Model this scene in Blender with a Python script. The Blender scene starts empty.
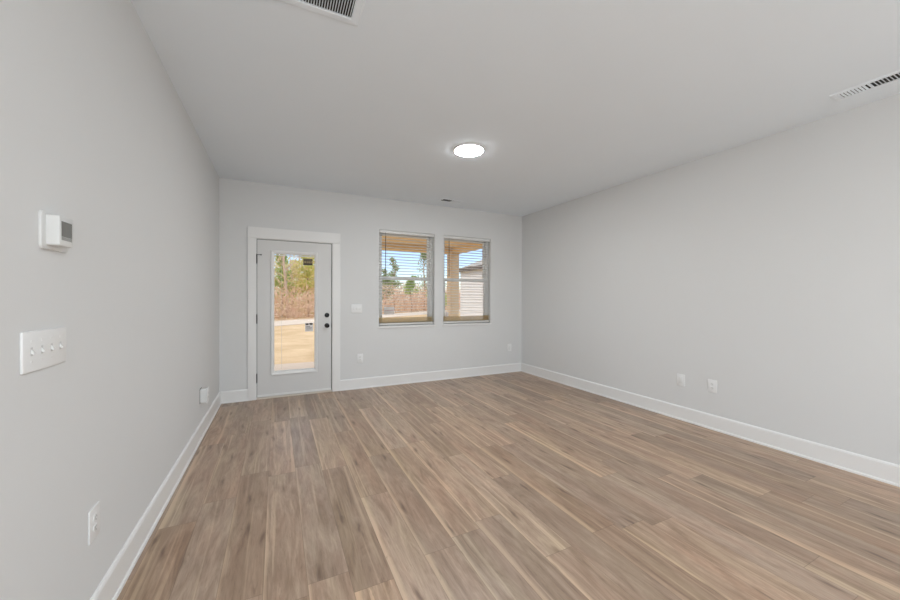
import bpy, bmesh, math, random
from mathutils import Vector, Matrix, noise
C = bpy.context.scene.collection
S = bpy.context.scene
PI = math.pi
random.seed(7)

# ---------------------------------------------------------------- camera, world, sun, area light, exposure
FPX, YAW, PITCH, ROLL = 353.775, 0.454924, -0.0077059, 0.0042451
CAM_H = 1.30536
cd = bpy.data.cameras.new('camera')
cam = bpy.data.objects.new('camera', cd); C.objects.link(cam)
cd.sensor_fit = 'HORIZONTAL'; cd.sensor_width = 36.0; cd.lens = FPX / 900 * 36.0
cd.clip_start = 0.02; cd.clip_end = 500
fwd = Vector((math.sin(YAW) * math.cos(PITCH), math.cos(YAW) * math.cos(PITCH), math.sin(PITCH)))
right0 = Vector((math.cos(YAW), -math.sin(YAW), 0)); up0 = right0.cross(fwd)
right = right0 * math.cos(ROLL) + up0 * math.sin(ROLL)
up = right.cross(fwd)
M3 = Matrix((right, up, -fwd)).transposed()
cam.matrix_world = Matrix.Translation((0, 0, CAM_H)) @ M3.to_4x4()
S.camera = cam

W = bpy.data.worlds.new('World'); S.world = W; W.use_nodes = True
wn = W.node_tree; bg = wn.nodes['Background']
sky = wn.nodes.new('ShaderNodeTexSky'); sky.sky_type = 'NISHITA'
sky.sun_disc = False; sky.sun_elevation = math.radians(38); sky.sun_rotation = math.radians(215)
sky.air_density = 1.0; sky.dust_density = 0.4; sky.ozone_density = 1.2
tint = wn.nodes.new('ShaderNodeMix'); tint.data_type = 'RGBA'; tint.blend_type = 'MULTIPLY'; tint.inputs[0].default_value = 1.0
tint.inputs[7].default_value = (0.78, 0.83, 1.0, 1)
wn.links.new(sky.outputs[0], tint.inputs[6]); # thin bright cloud overhead, clear blue towards the horizon
tcw = wn.nodes.new('ShaderNodeTexCoord'); spw = wn.nodes.new('ShaderNodeSeparateXYZ'); wn.links.new(tcw.outputs['Generated'], spw.inputs[0])
clw = wn.nodes.new('ShaderNodeTexNoise'); clw.inputs['Scale'].default_value = 2.5; clw.inputs['Detail'].default_value = 6
wn.links.new(tcw.outputs['Generated'], clw.inputs['Vector'])
adw = wn.nodes.new('ShaderNodeMath'); adw.operation = 'MULTIPLY_ADD'; adw.inputs[1].default_value = 0.16
wn.links.new(clw.outputs['Fac'], adw.inputs[0]); wn.links.new(spw.outputs[2], adw.inputs[2])
mrw = wn.nodes.new('ShaderNodeMapRange'); mrw.inputs[1].default_value = 0.30; mrw.inputs[2].default_value = 0.44
wn.links.new(adw.outputs[0], mrw.inputs[0])
cmx = wn.nodes.new('ShaderNodeMix'); cmx.data_type = 'RGBA'; cmx.inputs[7].default_value = (7.2, 7.35, 7.6, 1)
wn.links.new(mrw.outputs[0], cmx.inputs[0]); wn.links.new(tint.outputs[2], cmx.inputs[6]); wn.links.new(cmx.outputs[2], bg.inputs[0]); bg.inputs[1].default_value = 0.19

sl = bpy.data.lights.new('sun', 'SUN'); sl.energy = 1.1; sl.angle = math.radians(2); sl.color = (1, 0.95, 0.88)
sun = bpy.data.objects.new('sun', sl); C.objects.link(sun)
sdir = Vector((0.62, 0.52, -0.62))                     # travelling from behind the house, over the left
sun.rotation_euler = sdir.to_track_quat('-Z', 'Y').to_euler()

al = bpy.data.lights.new('added_fill_uplight', 'AREA'); al.shape = 'RECTANGLE'; al.size = 2.2; al.size_y = 1.6  # added unseen area light, aimed upward to brighten the ceiling
al.energy = 120; al.color = (0.88, 0.95, 1.0)
ao = bpy.data.objects.new('added_fill_uplight', al); C.objects.link(ao)
ao.location = (1.0, -3.5, 0.75); 
ao.rotation_euler = Vector((0.0, 1, 2.6)).to_track_quat('-Z', 'Y').to_euler()

S.view_settings.view_transform = 'Standard'; S.view_settings.look = 'None'
S.view_settings.exposure = 0.0; S.view_settings.gamma = 1.0; S.view_settings.use_curve_mapping = False
LAMP_STRENGTH = 158.0

# ---------------------------------------------------------------- room numbers
XL, XR, YB, YR, H = -0.627, 3.905, 5.084, -4.3, 2.743
TW = 0.16

# ---------------------------------------------------------------- materials
def srgb(r, g, b):
    f = lambda c: (c / 255 / 12.92) if c / 255 <= 0.04045 else ((c / 255 + 0.055) / 1.055) ** 2.4
    return (f(r), f(g), f(b), 1)

def mat(name, col, rough=0.5, metal=0.0, spec=0.5, bump=0.0, bscale=200.0, var=0.0, vscale=3.0):
    m = bpy.data.materials.new(name); m.use_nodes = True
    nt = m.node_tree; b = nt.nodes['Principled BSDF']
    b.inputs['Base Color'].default_value = col; b.inputs['Roughness'].default_value = rough
    b.inputs['Metallic'].default_value = metal; b.inputs['Specular IOR Level'].default_value = spec
    tc = nt.nodes.new('ShaderNodeTexCoord')
    n2 = nt.nodes.new('ShaderNodeTexNoise'); n2.inputs['Scale'].default_value = vscale; n2.inputs['Detail'].default_value = 4
    nt.links.new(tc.outputs['Object'], n2.inputs['Vector'])
    mx = nt.nodes.new('ShaderNodeMix'); mx.data_type = 'RGBA'
    v = max(var, 0.01)
    mx.inputs[6].default_value = tuple(c * (1 - v) for c in col[:3]) + (1,)
    mx.inputs[7].default_value = tuple(min(1, c * (1 + v)) for c in col[:3]) + (1,)
    nt.links.new(n2.outputs['Fac'], mx.inputs[0]); nt.links.new(mx.outputs[2], b.inputs['Base Color'])
    if bump > 0:
        n = nt.nodes.new('ShaderNodeTexNoise'); n.inputs['Scale'].default_value = bscale; n.inputs['Detail'].default_value = 3
        bp = nt.nodes.new('ShaderNodeBump'); bp.inputs['Strength'].default_value = bump; bp.inputs['Distance'].default_value = 0.002
        nt.links.new(tc.outputs['Object'], n.inputs['Vector'])
        nt.links.new(n.outputs['Fac'], bp.inputs['Height']); nt.links.new(bp.outputs['Normal'], b.inputs['Normal'])
    return m

def emit(name, col, st):
    m = bpy.data.materials.new(name); m.use_nodes = True
    nt = m.node_tree; nt.nodes.clear()
    e = nt.nodes.new('ShaderNodeEmission'); e.inputs[0].default_value = col; e.inputs[1].default_value = st
    o = nt.nodes.new('ShaderNodeOutputMaterial'); nt.links.new(e.outputs[0], o.inputs[0])
    return m

M = {}
M['wall'] = mat('wall_paint', srgb(224, 224, 223), 0.75, spec=0.25, bump=0.12, bscale=350)
M['ceil'] = mat('ceiling_paint', srgb(240, 246, 251), 0.9, spec=0.15, bump=0.1, bscale=250)
M['trim'] = mat('trim_paint', srgb(238, 237, 235), 0.38, spec=0.45)
M['door'] = mat('door_paint', srgb(221, 220, 218), 0.42, spec=0.45)
M['plastic'] = mat('white_plastic', srgb(238, 238, 237), 0.35)
M['thermo'] = mat('thermostat_plastic', srgb(222, 222, 220), 0.4)
M['plastic_warm'] = mat('white_rocker_plastic', srgb(232, 232, 230), 0.3)
M['black'] = mat('black_metal', srgb(28, 27, 27), 0.4, metal=0.3)
M['dark'] = mat('joint_shadow_dark', srgb(22, 22, 22), 0.9)
M['slot'] = mat('socket_slot', srgb(120, 120, 118), 0.8)
M['toggle_slot'] = mat('toggle_slot_shadow', srgb(212, 212, 210), 0.8)
M['weather'] = mat('weatherstrip', srgb(95, 94, 92), 0.8)
M['screen'] = mat('thermostat_screen', srgb(112, 112, 108), 0.15)
M['screen2'] = mat('thermostat_lower_screen', srgb(155, 155, 151), 0.2)
M['vinyl'] = mat('window_vinyl', srgb(232, 232, 230), 0.35)
M['slat'] = mat('blind_slat', srgb(230, 229, 226), 0.4)

M['wand'] = mat('wand_plastic', srgb(84, 80, 76), 0.3)
M['vent'] = mat('vent_metal', srgb(243, 249, 254), 0.45)
M['vent_in'] = mat('duct_inside', srgb(50, 50, 50), 0.9)

M['ink'] = mat('sticker_ink', srgb(50, 48, 46), 0.6)
M['brownstick'] = mat('sticker_dark', srgb(62, 52, 38), 0.5)
M['goldink'] = mat('sticker_gold', srgb(150, 132, 92), 0.5)
M['redink'] = mat('sticker_red', srgb(196, 150, 160), 0.6)
M['thresh'] = mat('threshold', srgb(226, 216, 204), 0.4)
M['porchwood'] = mat('porch_wood', srgb(244, 214, 164), 0.7, var=0.12, vscale=6)
M['postwood'] = mat('post_wood', srgb(240, 218, 186), 0.7, var=0.10, vscale=6)
M['concrete'] = mat('concrete', srgb(214, 200, 186), 0.9, var=0.08, vscale=2, bump=0.2, bscale=60)
M['road'] = mat('road', srgb(214, 200, 186), 0.9, var=0.05, vscale=1)
M['siding'] = mat('white_siding', srgb(226, 224, 222), 0.6)
M['shingle'] = mat('grey_shingles', srgb(176, 172, 168), 0.9, var=0.15, vscale=9)
M['gutter'] = mat('fascia', srgb(104, 96, 90), 0.6)
M['exterior'] = mat('exterior_cladding', srgb(200, 195, 188), 0.8)
M['ring'] = mat('lamp_ring', srgb(240, 240, 240), 0.7, spec=0.2)
M['lamp'] = emit('lamp_glow', (0.92, 0.965, 1.0, 1), LAMP_STRENGTH)

def glass():
    m = bpy.data.materials.new('window_glass'); m.use_nodes = True
    nt = m.node_tree; nt.nodes.clear()
    t = nt.nodes.new('ShaderNodeBsdfTransparent'); t.inputs[0].default_value = (0.97, 0.975, 0.975, 1)
    g = nt.nodes.new('ShaderNodeBsdfGlossy'); g.inputs['Roughness'].default_value = 0.02
    fr = nt.nodes.new('ShaderNodeFresnel'); fr.inputs[0].default_value = 1.1
    mx = nt.nodes.new('ShaderNodeMixShader'); o = nt.nodes.new('ShaderNodeOutputMaterial')
    nt.links.new(fr.outputs[0], mx.inputs[0]); nt.links.new(t.outputs[0], mx.inputs[1]); nt.links.new(g.outputs[0], mx.inputs[2])
    nt.links.new(mx.outputs[0], o.inputs[0])
    return m
M['glass'] = glass()

def translucent(name, col, tcol, fac, rough=0.5):
    m = mat(name, col, rough); nt = m.node_tree
    t = nt.nodes.new('ShaderNodeBsdfTranslucent'); t.inputs[0].default_value = tcol
    mx = nt.nodes.new('ShaderNodeMixShader'); mx.inputs[0].default_value = fac
    nt.links.new(nt.nodes['Principled BSDF'].outputs[0], mx.inputs[1]); nt.links.new(t.outputs[0], mx.inputs[2])
    nt.links.new(mx.outputs[0], nt.nodes['Material Output'].inputs[0]); return m
M['slatstack'] = translucent('backlit_tinted_slats', srgb(228, 222, 202), srgb(242, 224, 160), 0.65)  # warm tint puts the backlit glow of white slats into the colour
M['paper'] = translucent('sticker_paper', srgb(248, 248, 248), srgb(252, 252, 252), 0.7)

def floor_material():
    m = bpy.data.materials.new('vinyl_plank_floor'); m.use_nodes = True
    nt = m.node_tree; N = nt.nodes; L = nt.links; b = N['Principled BSDF']
    def math_(op, a, bb=None, c=None):
        n = N.new('ShaderNodeMath'); n.operation = op
        for i, v in enumerate((a, bb, c)):
            if v is None: continue
            if isinstance(v, (int, float)): n.inputs[i].default_value = v
            else: L.new(v, n.inputs[i])
        return n.outputs[0]
    def comb(x, y, z=0.0):
        n = N.new('ShaderNodeCombineXYZ')
        for i, v in enumerate((x, y, z)):
            if isinstance(v, (int, float)): n.inputs[i].default_value = v
            else: L.new(v, n.inputs[i])
        return n.outputs[0]
    def white(v):
        n = N.new('ShaderNodeTexWhiteNoise'); n.noise_dimensions = '3D'; L.new(v, n.inputs['Vector']); return n
    def noise_(v, detail=4, rough=0.55, dist=0.0):
        n = N.new('ShaderNodeTexNoise'); n.inputs['Scale'].default_value = 1.0; n.inputs['Detail'].default_value = detail
        n.inputs['Roughness'].default_value = rough; n.inputs['Distortion'].default_value = dist
        L.new(v, n.inputs['Vector']); return n.outputs['Fac']
    def ramp(f, stops):
        n = N.new('ShaderNodeValToRGB'); L.new(f, n.inputs[0]); cr = n.color_ramp
        while len(cr.elements) < len(stops): cr.elements.new(0.5)
        for e, (p, c) in zip(cr.elements, stops): e.position = p; e.color = c
        return n.outputs[0]
    def mix(f, a, c, mode='MIX'):
        n = N.new('ShaderNodeMix'); n.data_type = 'RGBA'; n.blend_type = mode
        for i, v in ((0, f), (6, a), (7, c)):
            if isinstance(v, (int, float)): n.inputs[i].default_value = v
            elif isinstance(v, tuple): n.inputs[i].default_value = v
            else: L.new(v, n.inputs[i])
        return n.outputs[2]
    tc = N.new('ShaderNodeTexCoord'); sp = N.new('ShaderNodeSeparateXYZ'); L.new(tc.outputs['Object'], sp.inputs[0])
    X, Y = sp.outputs[0], sp.outputs[1]
    PW, PL = 0.181, 1.22
    xr = math_('DIVIDE', math_('ADD', X, 0.055), PW); row = math_('FLOOR', xr); fx = math_('FRACT', xr)
    rr = white(comb(row, 3.7, 1.3)).outputs['Value']
    yr = math_('ADD', math_('DIVIDE', Y, PL), math_('MULTIPLY', rr, 7.0)); idx = math_('FLOOR', yr); fy = math_('FRACT', yr)
    pid = white(comb(row, idx, 2.9)); r1 = pid.outputs['Value']
    sc = N.new('ShaderNodeSeparateColor'); L.new(pid.outputs['Color'], sc.inputs[0])
    r2, r3, r4 = sc.outputs[0], sc.outputs[1], sc.outputs[2]
    off = math_('MULTIPLY', r1, 60.0)
    # broad figure, fine grain, pores
    g1 = noise_(comb(math_('ADD', math_('MULTIPLY', X, 13.0), off), math_('ADD', math_('MULTIPLY', Y, 1.9), off), off), 5, 0.65, 1.6)
    g2 = noise_(comb(math_('ADD', math_('MULTIPLY', X, 90.0), off), math_('MULTIPLY', Y, 6.0), off), 4, 0.7)
    g3 = noise_(comb(math_('ADD', math_('MULTIPLY', X, 260.0), off), math_('MULTIPLY', Y, 14.0), off), 2, 0.6)
    base = ramp(g1, [(0.25, srgb(124, 100, 80)), (0.45, srgb(148, 124, 104)), (0.62, srgb(163, 140, 119)), (0.8, srgb(176, 153, 131))])
    grain = ramp(g2, [(0.3, (0.80, 0.79, 0.78, 1)), (0.6, (1.04, 1.04, 1.04, 1))])
    col = mix(0.75, base, grain, 'MULTIPLY')
    pores = ramp(g3, [(0.28, (0.72, 0.70, 0.68, 1)), (0.42, (1, 1, 1, 1))])
    col = mix(0.75, col, pores, 'MULTIPLY')
    # pale sapwood along one edge of many planks
    wob = noise_(comb(off, math_('MULTIPLY', Y, 1.3), off), 3, 0.5)
    edge = math_('ADD', fx, math_('MULTIPLY', math_('SUBTRACT', wob, 0.5), 0.35))
    sap_w = math_('ADD', math_('MULTIPLY', r2, 0.26), -0.08)
    sap = N.new('ShaderNodeMapRange'); L.new(math_('SUBTRACT', sap_w, edge), sap.inputs[0])
    sap.inputs[1].default_value = -0.03; sap.inputs[2].default_value = 0.06
    sapc = mix(math_('MULTIPLY', g2, 0.6), srgb(206, 182, 152), srgb(176, 150, 122))
    col = mix(math_('MULTIPLY', sap.outputs[0], 0.55), col, sapc)
    # thin pale streaks
    st = noise_(comb(math_('ADD', math_('MULTIPLY', X, 28.0), off), math_('ADD', math_('MULTIPLY', Y, 0.55), off), off), 2, 0.5, 0.4)
    stm = ramp(st, [(0.60, (0, 0, 0, 1)), (0.68, (1, 1, 1, 1))])
    col = mix(math_('MULTIPLY', stm, 0.38), col, srgb(200, 177, 149))
    # knots
    vo = N.new('ShaderNodeTexVoronoi'); vo.inputs['Scale'].default_value = 1.0; vo.voronoi_dimensions = '2D'
    wx = noise_(comb(math_('MULTIPLY', X, 12.0), math_('MULTIPLY', Y, 6.0), off), 2)
    L.new(comb(math_('ADD', math_('ADD', math_('MULTIPLY', X, 11.0), math_('MULTIPLY', wx, 0.5)), off), math_('ADD', math_('MULTIPLY', Y, 1.9), off), 0.0), vo.inputs['Vector'])
    vs = N.new('ShaderNodeSeparateColor'); L.new(vo.outputs['Color'], vs.inputs[0])
    kd = math_('ADD', vo.outputs['Distance'], math_('MULTIPLY', math_('GREATER_THAN', vs.outputs[0], 0.38), 5.0))
    kn = ramp(kd, [(0.04, (1, 1, 1, 1)), (0.10, (0.5, 0.5, 0.5, 1)), (0.19, (0, 0, 0, 1))])
    col = mix(math_('MULTIPLY', kn, 0.72), col, srgb(92, 70, 55))
    # plank-to-plank tone
    tone = ramp(r3, [(0.0, (0.80, 0.785, 0.77, 1)), (0.5, (0.95, 0.945, 0.94, 1)), (1.0, (1.10, 1.10, 1.10, 1))])
    col = mix(1.0, col, tone, 'MULTIPLY')
    warm = ramp(r4, [(0.0, (1.04, 0.99, 0.93, 1)), (1.0, (0.98, 1.0, 1.03, 1))])
    col = mix(1.0, col, warm, 'MULTIPLY')
    # dark mineral streaks and soft red / olive drift
    ds = noise_(comb(math_('ADD', math_('MULTIPLY', X, 42.0), off), math_('ADD', math_('MULTIPLY', Y, 5.0), off), off), 3, 0.6, 0.8)
    dsm = ramp(ds, [(0.63, (0, 0, 0, 1)), (0.73, (1, 1, 1, 1))])
    col = mix(math_('MULTIPLY', dsm, 0.38), col, srgb(104, 82, 66))
    hd = noise_(comb(math_('ADD', math_('MULTIPLY', X, 7.0), off), math_('MULTIPLY', Y, 1.2), off), 3)
    drift = ramp(hd, [(0.3, (1.05, 0.985, 0.96, 1)), (0.5, (1, 1, 1, 1)), (0.7, (0.975, 1.0, 0.95, 1))])
    col = mix(1.0, col, drift, 'MULTIPLY')
    # seams
    ex = math_('MINIMUM', fx, math_('SUBTRACT', 1.0, fx)); ey = math_('MINIMUM', fy, math_('SUBTRACT', 1.0, fy))
    sx = math_('LESS_THAN', ex, 0.0075); sy = math_('LESS_THAN', ey, 0.0013)
    seam = math_('MAXIMUM', sx, sy)
    col = mix(math_('MULTIPLY', seam, 0.42), col, srgb(78, 62, 50))
    hs = N.new('ShaderNodeHueSaturation'); hs.inputs['Saturation'].default_value = FLOOR_SAT; hs.inputs['Value'].default_value = FLOOR_VAL
    L.new(col, hs.inputs['Color']); L.new(hs.outputs[0], b.inputs['Base Color'])
    rg = N.new('ShaderNodeMapRange'); L.new(g2, rg.inputs[0]); rg.inputs[3].default_value = 0.30; rg.inputs[4].default_value = 0.42
    L.new(rg.outputs[0], b.inputs['Roughness'])
    bp = N.new('ShaderNodeBump'); bp.inputs['Strength'].default_value = 0.15; bp.inputs['Distance'].default_value = 0.001
    hgt = math_('SUBTRACT', math_('MULTIPLY', g2, 0.5), seam)
    L.new(hgt, bp.inputs['Height']); L.new(bp.outputs['Normal'], b.inputs['Normal'])
    b.inputs['Specular IOR Level'].default_value = 0.5
    return m
FLOOR_SAT, FLOOR_VAL = 0.93, 1.31
M['floor'] = floor_material()

def lawn_material():
    m = bpy.data.materials.new('dry_lawn'); m.use_nodes = True
    nt = m.node_tree; N = nt.nodes; L = nt.links; b = N['Principled BSDF']
    tc = N.new('ShaderNodeTexCoord')
    n1 = N.new('ShaderNodeTexNoise'); n1.inputs['Scale'].default_value = 0.7; n1.inputs['Detail'].default_value = 8; n1.inputs['Roughness'].default_value = 0.7
    L.new(tc.outputs['Object'], n1.inputs['Vector'])
    r = N.new('ShaderNodeValToRGB'); L.new(n1.outputs['Fac'], r.inputs[0])
    r.color_ramp.elements[0].position = 0.3; r.color_ramp.elements[0].color = srgb(188, 156, 116)
    r.color_ramp.elements[1].position = 0.7; r.color_ramp.elements[1].color = srgb(224, 198, 162)
    L.new(r.outputs[0], b.inputs['Base Color']); b.inputs['Roughness'].default_value = 0.95
    n2 = N.new('ShaderNodeTexNoise'); n2.inputs['Scale'].default_value = 14; n2.inputs['Detail'].default_value = 5
    L.new(tc.outputs['Object'], n2.inputs['Vector'])
    bp = N.new('ShaderNodeBump'); bp.inputs['Strength'].default_value = 0.6; bp.inputs['Distance'].default_value = 0.05
    L.new(n2.outputs['Fac'], bp.inputs['Height']); L.new(bp.outputs['Normal'], b.inputs['Normal'])
    return m
M['lawn'] = lawn_material()

def leafy(name, cols, transl=0.3):
    """foliage / twig colours that vary from leaf to leaf"""
    m = bpy.data.materials.new(name); m.use_nodes = True
    nt = m.node_tree; N = nt.nodes; L = nt.links; b = N['Principled BSDF']
    ge = N.new('ShaderNodeNewGeometry'); r = N.new('ShaderNodeValToRGB')
    L.new(ge.outputs['Random Per Island'], r.inputs[0]); cr = r.color_ramp
    while len(cr.elements) < len(cols): cr.elements.new(0.5)
    for i, (e, c) in enumerate(zip(cr.elements, cols)):
        e.position = i / (len(cols) - 1); e.color = srgb(*c)
    L.new(r.outputs[0], b.inputs['Base Color']); b.inputs['Roughness'].default_value = 0.9
    b.inputs['Specular IOR Level'].default_value = 0.1
    o = N['Material Output']; t = N.new('ShaderNodeBsdfTranslucent'); mx = N.new('ShaderNodeMixShader')
    L.new(r.outputs[0], t.inputs[0]); mx.inputs[0].default_value = transl
    L.new(b.outputs[0], mx.inputs[1]); L.new(t.outputs[0], mx.inputs[2]); L.new(mx.outputs[0], o.inputs[0])
    return m
M['pine'] = leafy('pine_needles', [(150, 174, 112), (176, 200, 128), (196, 212, 140), (214, 220, 154)], 0.4)
M['pine_dark'] = leafy('pine_needles_dark', [(134, 150, 112), (162, 178, 130), (186, 194, 152)], 0.4)
M['yellowgreen'] = leafy('new_leaves', [(190, 200, 116), (216, 214, 132), (228, 212, 146), (236, 220, 166)], 0.45)
M['twig'] = leafy('brush_twigs', [(206, 172, 152), (234, 204, 184), (244, 220, 200), (222, 194, 160), (240, 210, 196)], 0.5)
M['thicket'] = leafy('thicket_leaves', [(224, 202, 172), (230, 220, 158), (240, 226, 184), (206, 212, 140), (236, 208, 182), (244, 234, 196)], 0.5)
M['bark'] = mat('bark', srgb(206, 184, 168), 0.9, var=0.2, vscale=6)
M['barkdark'] = mat('pine_bark', srgb(178, 150, 128), 0.9, var=0.2, vscale=6)

# ---------------------------------------------------------------- helpers
def bx(bm, x0, x1, y0, y1, z0, z1, bev=0.0, seg=2):
    vs = [bm.verts.new((x, y, z)) for x in (x0, x1) for y in (y0, y1) for z in (z0, z1)]
    idx = [(0, 1, 3, 2), (4, 6, 7, 5), (0, 4, 5, 1), (2, 3, 7, 6), (0, 2, 6, 4), (1, 5, 7, 3)]
    fs = [bm.faces.new([vs[i] for i in f]) for f in idx]
    if bev > 0:
        es = list({e for f in fs for e in f.edges})
        bmesh.ops.bevel(bm, geom=es, offset=bev, segments=seg, affect='EDGES', profile=0.5)

def prism(bm, prof, p0, p1, outv, upv=(0, 0, 1)):
    """extrude a closed profile [(out, up)] from p0 to p1"""
    o = Vector(outv); u = Vector(upv); a = Vector(p0); b = Vector(p1)
    A = [bm.verts.new(a + o * q + u * r) for q, r in prof]; B = [bm.verts.new(b + o * q + u * r) for q, r in prof]
    n = len(prof)
    for i in range(n): bm.faces.new((A[i], A[(i + 1) % n], B[(i + 1) % n], B[i]))
    bm.faces.new(list(reversed(A))); bm.faces.new(B)

def tube(bm, pts, radii, sides=8, caps=True):
    rings = []
    for i, p in enumerate(pts):
        p = Vector(p)
        d = (Vector(pts[min(i + 1, len(pts) - 1)]) - Vector(pts[max(i - 1, 0)])).normalized()
        ref = Vector((0, 0, 1)) if abs(d.z) < 0.9 else Vector((1, 0, 0))
        u = d.cross(ref).normalized(); v = d.cross(u)
        r = radii[i] if isinstance(radii, (list, tuple)) else radii
        rings.append([bm.verts.new(p + (u * math.cos(2 * PI * k / sides) + v * math.sin(2 * PI * k / sides)) * r) for k in range(sides)])
    for a, b in zip(rings, rings[1:]):
        for k in range(sides): bm.faces.new((a[k], a[(k + 1) % sides], b[(k + 1) % sides], b[k]))
    if caps:
        bm.faces.new(list(reversed(rings[0]))); bm.faces.new(rings[-1])

def lathe(bm, prof, axis='Z', sides=32, c=(0, 0, 0)):
    """revolve [(r, h)] about an axis through c"""
    rings = []
    for r, h in prof:
        ring = []
        for k in range(sides):
            a = 2 * PI * k / sides; x, y = r * math.cos(a), r * math.sin(a)
            p = {'Z': (x, y, h), 'Y': (x, h, y), 'X': (h, x, y)}[axis]
            ring.append(bm.verts.new(Vector(p) + Vector(c)))
        rings.append(ring)
    for a, b in zip(rings, rings[1:]):
        for k in range(sides): bm.faces.new((a[k], a[(k + 1) % sides], b[(k + 1) % sides], b[k]))
    bm.faces.new(rings[0]); bm.faces.new(rings[-1])

def obj(name, bm, m, parent=None, smooth=False, loc=None):
    bmesh.ops.recalc_face_normals(bm, faces=bm.faces)
    me = bpy.data.meshes.new(name); bm.to_mesh(me); bm.free(); me.materials.append(m)
    if smooth:
        for p in me.polygons: p.use_smooth = True
        if hasattr(me, 'set_sharp_from_angle'): me.set_sharp_from_angle(angle=math.radians(35))
    o = bpy.data.objects.new(name, me); C.objects.link(o)
    if parent is not None: o.parent = parent
    if loc is not None: o.location = loc
    return o

def box(name, dims, m, parent=None, bev=0.0, seg=2, **k):
    bm = bmesh.new(); bx(bm, *dims, bev=bev, seg=seg); return obj(name, bm, m, parent, smooth=bev > 0, **k)

def tag(o, label, cat, group=None):
    o['label'] = label; o['category'] = cat
    if group: o['group'] = group
    return o

def thing(name, label, cat, loc=(0, 0, 0), rotz=0.0, group=None):
    o = bpy.data.objects.new(name, None); C.objects.link(o); o.empty_display_size = 0.05
    o.location = loc; o.rotation_euler = (0, 0, rotz)
    return tag(o, label, cat, group)

def struct(name, o_or_bm, m=None, parent=None, smooth=False):
    o = obj(name, o_or_bm, m, parent, smooth)
    if parent is None: o['kind'] = 'structure'
    return o

def sroot(name, loc):
    o = bpy.data.objects.new(name, None); C.objects.link(o); o.location = loc; o['kind'] = 'structure'; o.empty_display_size = 0.05
    return o

# ---------------------------------------------------------------- shell
bm = bmesh.new(); bx(bm, XL - TW, XR + TW, YR - TW, YB + TW, -0.12, 0); struct('floor', bm, M['floor'])
bm = bmesh.new(); bx(bm, XL - TW, XR + TW, YR - TW, YB + TW, H, H + 0.14); struct('ceiling', bm, M['ceil'])
def xl(y): return XL - 0.0042 * (YB - y)           # the left wall runs very slightly out of square
bm = bmesh.new(); prism(bm, [(0, 0), (0, H), (-TW, H), (-TW, 0)], (xl(YR), YR, 0), (xl(YB), YB, 0), (1, 0, 0)); struct('wall_left', bm, M['wall'])
bm = bmesh.new(); bx(bm, XR, XR + TW, YR, YB, 0, H); struct('wall_right', bm, M['wall'])

DX0, DX1, DZ1 = -0.243, 0.692, 2.045           # door rough opening
W1 = (1.335, 2.215); W2 = (2.371, 3.249); WZ = (0.872, 2.291)
bm = bmesh.new()
y0, y1 = YB, YB + TW
for x0, x1, z0, z1 in [(XL - TW, DX0, 0, H), (DX0, DX1, DZ1, H), (DX1, W1[0], 0, H),
                       (W1[0], W1[1], 0, WZ[0]), (W1[0], W1[1], WZ[1], H), (W1[1], W2[0], 0, H),
                       (W2[0], W2[1], 0, WZ[0]), (W2[0], W2[1], WZ[1], H), (W2[1], XR + TW, 0, H)]:
    bx(bm, x0, x1, y0, y1, z0, z1)
struct('wall_back', bm, M['wall'])
# rear wall (behind the camera) with a wide patio window, added to let in daylight
RX0, RX1, RZ0, RZ1 = -0.5, 2.3, 0.15, 2.4
bm = bmesh.new()
for x0, x1, z0, z1 in [(XL - TW, RX0, 0, H), (RX1, XR + TW, 0, H), (RX0, RX1, 0, RZ0), (RX0, RX1, RZ1, H)]:
    bx(bm, x0, x1, YR - TW, YR, z0, z1)
struct('wall_rear', bm, M['wall'])
w3 = sroot('window_3', ((RX0 + RX1) / 2, YR - 0.1, RZ0))
hw = (RX1 - RX0) / 2; hh = RZ1 - RZ0
bm = bmesh.new()
for s in (-hw, -0.03, hw - 0.06): bx(bm, s, s + 0.06, -0.03, 0.03, 0, hh)
bx(bm, -hw, hw, -0.029, 0.029, 0, 0.06); bx(bm, -hw, hw, -0.029, 0.029, hh - 0.06, hh)
obj('window_frame', bm, M['vinyl'], w3)
for s in (-1, 1):
    box('pane', (s * hw * 0.5 - hw * 0.48, s * hw * 0.5 + hw * 0.48, -0.004, 0.004, 0.05, hh - 0.05), M['glass'], w3)

# baseboards: flat board with eased top, plus a small shoe moulding
BP = [(0, 0), (0.022, 0), (0.022, 0.010), (0.019, 0.017), (0.014, 0.019), (0.014, 0.132), (0.010, 0.142), (0.005, 0.147), (0, 0.147)]
bm = bmesh.new(); prism(bm, BP, (xl(YR), YR, 0), (xl(YB), YB, 0), (1, 0, 0)); struct('baseboard_left', bm, M['trim'])
bm = bmesh.new(); prism(bm, BP, (XR, YR, 0), (XR, YB, 0), (-1, 0, 0)); struct('baseboard_right', bm, M['trim'])
CX0, CX1, CZ1, CT = -0.326, 0.787, 2.178, 0.018   # door casing outside
bm = bmesh.new()
prism(bm, BP, (XL + 0.014, YB, 0), (CX0, YB, 0), (0, -1, 0)); prism(bm, BP, (CX1, YB, 0), (XR - 0.014, YB, 0), (0, -1, 0))
struct('baseboard_back', bm, M['trim'])

# door casing (flat boards)
bm = bmesh.new()
bx(bm, CX0, -0.236, YB - CT, YB, 0, 2.040, 0.002); bx(bm, 0.685, CX1, YB - CT, YB, 0, 2.040, 0.002)
bx(bm, CX0 - 0.002, CX1 + 0.002, YB - CT - 0.003, YB, 2.0405, CZ1, 0.002)
struct('trim_1', bm, M['trim'])
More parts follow.
